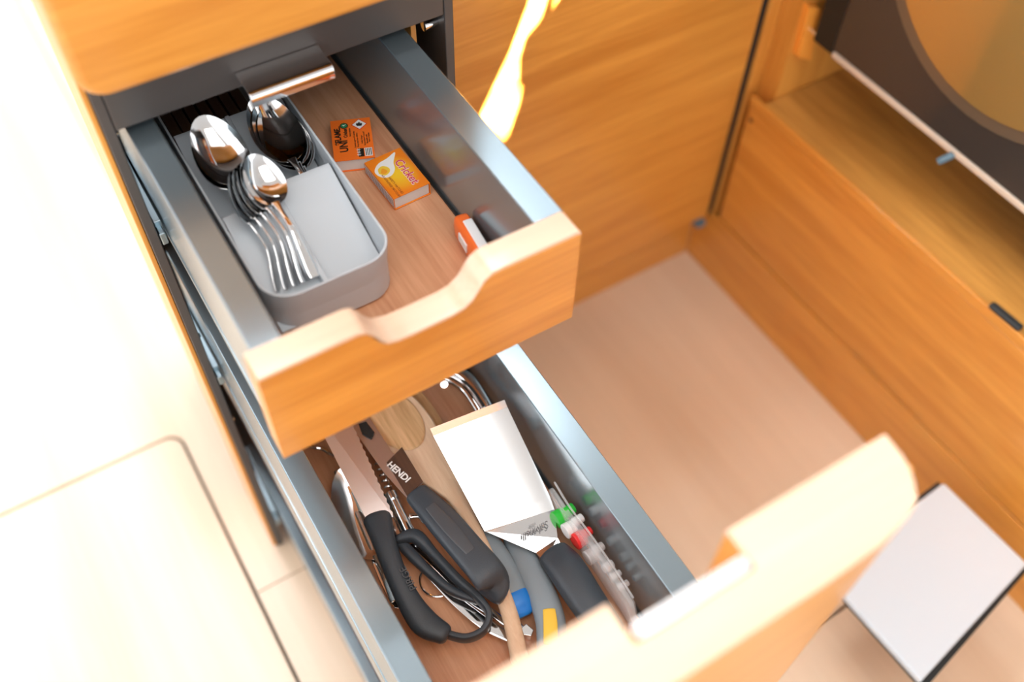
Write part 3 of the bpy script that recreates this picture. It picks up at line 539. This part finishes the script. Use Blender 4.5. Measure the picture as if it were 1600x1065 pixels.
link('tip', prism([(p[0], p[1]) for p in ((0.1777, 0.2439, 0.4250), (0.1850, 0.2449, 0.4250), (0.1878, 0.2364, 0.4250), (0.1828, 0.2327, 0.4250), (0.1775, 0.2372, 0.4250))], 0.4178, 0.4290), 'chrome', ho, bevel=0.0008)
rg = thing('wire_ring', 'thin steel wire ring lying on the drawer base beside the black knife handle', 'ring', (0.127, 0.30, 0.419))
cc = Vector((0.1392, 0.3250, 0.4195)); bm = bmesh.new(); rr_ = [bm_ for bm_ in ()]
link('ring', tube([cc + Vector((0.0165 * math.cos(a * math.pi / 12), 0.0165 * math.sin(a * math.pi / 12), 0)) for a in range(25)], 0.0012, 8, k=2, bm=bm), 'chrome', rg)

# wooden spoons
def wooden_spoon(label, hc, neck, mid, end, W, L, z, m='spoonwood'):
    o = thing('wooden_spoon', label, 'spoon', mid)
    h, nk = Vector(hc), Vector(neck); d = (h - nk).normalized(); sd_ = d.cross(Vector((0, 0, 1))).normalized(); poly = []
    md = Vector(mid)
    for s in (1, -1):
        pts = [nk + (md - nk) * 0.55 + sd_ * s * 0.0078, nk + sd_ * s * W * 0.24, h - d * L * 0.28 + sd_ * s * W * 0.46, h + sd_ * s * W * 0.5, h + d * L * 0.25 + sd_ * s * W * 0.46, h + d * L * 0.47 + sd_ * s * W * 0.20]
        sp = smoothpts(pts, 5); poly += sp if s == 1 else sp[::-1]
    link('head', sheet(poly, 0.006), m, o, bevel=0.0022, seg=3)
    return o, h, d, sd_
o, h_, d_, s_ = wooden_spoon('pale wooden spoon with an oval hollow, its handle running to the drawer front', (0.1778, 0.4708, 0.4560), (0.1867, 0.4000, 0.4520), (0.1924, 0.3556, 0.4490), None, 0.062, 0.094, 0)
link('handle', loft([(0.1894, 0.4026, 0.4490), (0.1888, 0.3577, 0.4490), (0.1815, 0.3026, 0.4500), (0.1752, 0.2588, 0.4400), (0.1629, 0.2204, 0.4300)], [0.026, 0.0145, 0.0145, 0.0150, 0.0160], [0.005, 0.008, 0.010, 0.010, 0.010], e=2.2), 'spoonwood', o)
bc = h_ + Vector((0, 0, 0.0006)) + d_ * 0.006; poly = [bc + d_ * (0.037 * math.cos(a * math.pi / 16)) + s_ * (0.0235 * math.sin(a * math.pi / 16)) for a in range(32)]
bm = bmesh.new(); N = 32; R_ = []
for j, (r, dz) in enumerate(((1.04, 0.0), (1.0, 0.0007), (0.95, 0.0004), (0.8, 0.0001), (0.55, -0.0001), (0.3, -0.0002))):
    R_.append([bm.verts.new(bc + d_ * (0.037 * r * math.cos(a * math.pi / 16)) + s_ * (0.0235 * r * math.sin(a * math.pi / 16)) + Vector((0, 0, dz))) for a in range(N)])
for a, b in zip(R_, R_[1:]):
    for i in range(N): bm.faces.new((a[i], a[(i + 1) % N], b[(i + 1) % N], b[i]))
bm.faces.new(R_[-1]); link('bowl_hollow', bm, 'spoonworn', o, smooth=80)
o, h_, d_, s_ = wooden_spoon('second wooden spoon almost hidden below the first, its right edge showing', (0.1930, 0.4775, 0.4420), (0.1947, 0.4131, 0.4360), (0.1926, 0.3723, 0.4330), None, 0.056, 0.090, 0, 'spoonworn')
link('handle', loft([(0.1956, 0.4151, 0.4320), (0.1889, 0.3684, 0.4300), (0.1824, 0.3272, 0.4290), (0.1827, 0.2764, 0.4290)], [0.024, 0.0130, 0.0125, 0.013], [0.005, 0.008, 0.009, 0.009], e=2.2), 'spoonworn', o)

# wide turner
wt = thing('wide_turner', 'wide polished steel turner with rectangular blade and black handle', 'turner', (0.23, 0.38, 0.45))
A = [Vector(p) for p in ((0.1919, 0.4280, 0.4937), (0.2686, 0.4210, 0.4909), (0.2628, 0.3299, 0.4545), (0.1924, 0.3300, 0.4545))]
L0, L1 = A[0] + (A[3] - A[0]).normalized() * 0.006, A[1] + (A[2] - A[1]).normalized() * 0.006
bm = bmesh.new(); lip = [A[0] + Vector((0, 0.0005, 0.0025)), A[1] + Vector((0, 0.0005, 0.0025))]
vv = {k: bm.verts.new(p) for k, p in {'a': lip[0], 'b': lip[1], 'c': L0, 'd': L1, 'e': A[2], 'f': A[3], 'g': Vector((0.2477, 0.2919, 0.4480)), 'h': Vector((0.2461, 0.2799, 0.4490)), 'i': Vector((0.2248, 0.2791, 0.4490)), 'j': Vector((0.2232, 0.2905, 0.4470)), 'k': Vector((0.2604, 0.3170, 0.4500)), 'l': A[3] + Vector((0.001, -0.001, 0))}.items()}
for f in ('abdc', 'cdef', 'efljgk', 'gjih'): bm.faces.new([vv[c] for c in f])
link('blade', bm, M['turnersteel'], wt, solid=0.0012, smooth=2)
link('handle', loft([(0.2364, 0.2800, 0.4490), (0.2379, 0.2614, 0.4500), (0.2372, 0.2305, 0.4500), (0.2377, 0.1966, 0.4500)], [0.031, 0.0345, 0.0330, 0.030], [0.014, 0.021, 0.022, 0.021], e=2.3, n=24), 'blackplastic', wt)
e0, e1 = Vector((0.2437, 0.3068, 0.4540)), Vector((0.2231, 0.3073, 0.4540)); nr = (A[2] - A[3]).cross(vv['g'].co - A[2]) if False else None
text('engraved_lettering', 'Salvinelli', 0.0095, 'engrave', wt, frame((e0 + e1) / 2 + Vector((0, 0, 0.0002)), e1 - e0, up=(0.02, -0.17, 0.98)), extrude=0.00003, shear=0.45, sx=0.9)
text('engraved_lettering', 'inox', 0.0040, 'engrave', wt, frame(Vector((0.2333, 0.3126, 0.4548)), e1 - e0, up=(0.02, -0.17, 0.98)), extrude=0.00003)

def grey_tool(label, pts, w, band, bandm, cat='peeler'):
    o = thing('grey_handled_tool', label, 'tool', pts[2])
    link('handle', loft(pts, w, [0.014, 0.017, 0.018, 0.017, 0.014][:len(pts)], e=2.6, n=20), 'greyrubber', o)
    return o
g1 = grey_tool('tool with smooth grey handle ending in a blue band', [(0.1920, 0.3675, 0.4350), (0.1923, 0.3357, 0.4370), (0.1923, 0.3035, 0.4380), (0.1901, 0.2809, 0.4370), (0.1885, 0.2662, 0.4360)], [0.012, 0.023, 0.0250, 0.0245, 0.0230], None, None)
link('end_band', loft([(0.1886, 0.2685, 0.4355), (0.1875, 0.2613, 0.4345), (0.1869, 0.2559, 0.4335)], [0.0250, 0.0255, 0.0220], [0.0170, 0.0165, 0.0140], e=2.8, n=20), 'blue', g1)
link('shank', loft([(0.1916, 0.3655, 0.4350), (0.1939, 0.3867, 0.4340), (0.1962, 0.4059, 0.4330)], 0.007, 0.003), 'steel', g1)
g2 = grey_tool('tool with curved grey handle and a yellow oval inlay', [(0.2144, 0.3170, 0.4330), (0.2134, 0.2907, 0.4350), (0.2099, 0.2603, 0.4360), (0.2029, 0.2335, 0.4360), (0.1904, 0.2120, 0.4340)], [0.016, 0.0255, 0.0265, 0.0270, 0.0260], None, None)
link('inlay', loft([(0.2054, 0.2403, 0.4450), (0.1992, 0.2286, 0.4452), (0.1901, 0.2146, 0.4445)], [0.011, 0.0125, 0.012], 0.0022, e=2.6), 'yellow', g2)
link('shank', loft([(0.2145, 0.3147, 0.4330), (0.2161, 0.3334, 0.4330)], 0.008, 0.003), 'steel', g2)
text('embossed_lettering', 'GEFU', 0.0060, 'greyrubber', g2, frame(Vector((0.2094, 0.2740, 0.4450)), Vector((0.2085, 0.2640, 0.4450)) - Vector((0.2113, 0.2835, 0.4450))), extrude=0.0003) if False else None

# garlic press
gp = thing('garlic_press', 'chrome hinged press with two ribbed arms at the back of the lower drawer', 'press', (0.25, 0.49, 0.43))
link('arm', loft([(0.2455, 0.5059, 0.4420), (0.2562, 0.4823, 0.4430), (0.2573, 0.4584, 0.4430), (0.2537, 0.4111, 0.4420)], [0.008, 0.010, 0.010, 0.010], [0.012] * 4, e=3), 'chrome', gp)
link('arm', loft([(0.2550, 0.5091, 0.4460), (0.2646, 0.4862, 0.4480), (0.2656, 0.4533, 0.4480), (0.2612, 0.4053, 0.4440)], [0.010, 0.014, 0.011, 0.010], [0.012] * 4, e=3), 'chrome', gp)
link('groove', loft([(0.2572, 0.4835, 0.4550), (0.2605, 0.4685, 0.4555), (0.2605, 0.4460, 0.4550)], [0.003] * 3, [0.0014] * 3), 'rubblack', gp)
link('hinge_pin', cyl((0.2466, 0.5034, 0.4300), (0.2385, 0.4869, 0.4580), 0.0038), 'chrome', gp)
link('press_cup', cyl((0.2635, 0.5399, 0.4190), (0.2540, 0.5205, 0.4500), 0.014), 'chrome', gp)
# metal skewer tip by the wooden spoon
sk = thing('skewer', 'thin pointed steel skewer tip beside the wooden spoon neck', 'skewer', (0.19, 0.42, 0.42))
link('skewer_shaft', loft([(0.1944, 0.4548, 0.4300), (0.1962, 0.4317, 0.4300), (0.1978, 0.4140, 0.4290)], [0.004, 0.0035, 0.001], [0.003, 0.003, 0.001], e=3), 'steel', sk)
wl = thing('whisk', 'thin curved steel wire utensil showing below the upper drawer front at left', 'whisk', (0.09, 0.46, 0.43))
link('wire', tube([(0.0909, 0.5170, 0.4300), (0.0982, 0.5058, 0.4300), (0.1063, 0.4982, 0.4290), (0.1121, 0.4860, 0.4270)], 0.0016), 'chrome', wl)

# clip pack
cp = thing('clip_pack', 'clear plastic blister strip with green, white, red and clear clips along the right wall', 'package', (0.262, 0.26, 0.42))
path = [(0.2670, 0.3316, 0.4500), (0.2645, 0.3028, 0.4520), (0.2655, 0.2725, 0.4520), (0.2660, 0.2373, 0.4500), (0.2652, 0.2042, 0.4480), (0.2626, 0.1945, 0.4460)]
link('blister_shell', loft(path, [0.006, 0.0085, 0.010, 0.0105, 0.0110, 0.008], [0.020, 0.028, 0.032, 0.032, 0.028, 0.020], e=4, n=14, sm=False), 'clear', cp)
bm = bmesh.new()
for dz in (0.010, -0.006): loft([Vector(p) + Vector((0.004, 0.002, dz + 0.006)) for p in path[:-1]], 0.0022, 0.0022, n=6, e=2, bm=bm)
link('blister_rib', bm, 'clear', cp)
def clip(px, m, s, lab, side):
    c = Vector(px); c += Vector((side * 0.010, 0, 0)); dvec = (Vector(path[2]) - Vector(path[1])).normalized(); n_ = Vector((-dvec.y, dvec.x, 0)) * -1
    o = link('clip', cyl(c - n_ * 0.0055, c + n_ * 0.0055, s * 0.68, s * 0.76, 18), m, cp, bevel=0.001); o['label'] = lab
for (c, m, s, lab) in (((0.2601, 0.3069, 0.4520), 'green', 0.0115, 'translucent green round clip'), ((0.2686, 0.3057, 0.4600), 'green', 0.0075, 'small green round clip'),
                       ((0.2607, 0.2920, 0.4540), 'white', 0.0100, 'white round clip'), ((0.2703, 0.2934, 0.4600), 'white', 0.0060, 'small white clip'),
                       ((0.2633, 0.2797, 0.4520), 'red', 0.0110, 'red round clip'), ((0.2697, 0.2789, 0.4600), 'red', 0.0060, 'small red clip')):
    clip(c, m, s, lab, 0)
for (c, s) in (((0.2649, 0.2618, 0.4480), 0.0100), ((0.2720, 0.2621, 0.4560), 0.0060), ((0.2703, 0.2441, 0.4540), 0.0060), ((0.2713, 0.2336, 0.4540), 0.0045), ((0.2717, 0.2223, 0.4540), 0.0045)):
    clip(c, 'clearclip', s, 'clear plastic clip', 0)

# ------------------------------------------------------------------ stove
st = thing('oven', 'dark gimballed oven with amber glass door and pale bottom trim above the bench', 'oven', (1.1, 0.3, 0.48))
link('oven_body', B(0.930, -0.06, 0.486, 1.40, 0.688, 0.98), 'ovenblack', st, bevel=0.004)
link('side_strip', B(0.9005, 0.6555, 0.487, 0.9295, 0.6885, 0.98), 'ovenblack', st, bevel=0.001)
dr = link('door', B(0.9000, -0.06, 0.4945, 0.9295, 0.6550, 0.98), 'oven', st, bevel=0.002)
def ell(cy, cz, ry, rz, n=56): return [(cy + ry * math.cos(2 * math.pi * k / n), cz + rz * math.sin(2 * math.pi * k / n)) for k in range(n)]
WC = (0.450, 0.735)
link('glass_band', prism(ell(*WC, 0.193, 0.193), 0.8990, 0.8998, 'yz'), 'ovenring', dr)
link('door_glass', prism(ell(*WC, 0.178, 0.178), 0.8982, 0.8989, 'yz'), 'ovenglass', dr)
link('bottom_trim', B(0.8985, -0.06, 0.4860, 0.9295, 0.6520, 0.4940), 'trim', st, bevel=0.0012)
kb = link('door_latch', loft([(0.8880, 0.4488, 0.4787), (0.8970, 0.4441, 0.4864)], [0.009, 0.009], [0.008, 0.008]), 'bluegrey', st)
link('gimbal_bolt', cyl((0.905, 0.6885, 0.4935), (0.905, 0.7110, 0.4935), 0.003), 'chrome', st)
link('gimbal_arm', B(0.95, 0.6880, 0.70, 0.99, 0.7110, 0.76), 'ovenblack', st)
wbk = thing('wooden_stop', 'small orange wooden stop block fixed to the wall beside the oven', 'block', (0.90, 0.70, 0.44))
link('stop_block', prism([((0.8965, 0.7020, 0.4517)[0], 0.4535), ((0.9257, 0.7020, 0.4327)[0], 0.4355), ((0.9129, 0.7020, 0.5155)[0], 0.5220), ((0.8875, 0.7020, 0.5323)[0], 0.5350)], 0.700, 0.7115, 'xz'), 'stopwood', wbk, bevel=0.001)

# ------------------------------------------------------------------ low white-topped stool
zt = 0.16
qq = [Vector(p) for p in ((0.5859, 0.1888, 0.1600), (0.8038, 0.1994, 0.1600), (0.8097, 0.0659, 0.1600), (0.5928, 0.0311, 0.1600))]
so = thing('stool', 'low square stool with white top and black underside in the bottom right corner', 'stool', (sum(qq, Vector()) / 4).x and (0.69, 0.11, 0))
link('seat_panel', prism([(p.x, p.y) for p in qq][::-1], zt - 0.012, zt), 'panelwhite', so, bevel=0.003, seg=3)
cq = sum(qq, Vector()) / 4
link('black_base', prism([((p.x - cq.x) * 0.995 + cq.x + 0.004, (p.y - cq.y) * 1.09 + cq.y) for p in qq][::-1], zt - 0.024, zt - 0.0122), 'rubblack', so, bevel=0.001)
link('pedestal', cyl((cq.x + 0.05, cq.y + 0.03, 0.008), (cq.x + 0.05, cq.y + 0.03, zt - 0.0242), 0.02), 'rubblack', so)
link('foot_plate', cyl((cq.x + 0.05, cq.y + 0.03, 0), (cq.x + 0.05, cq.y + 0.03, 0.008), 0.03), 'rubblack', so)
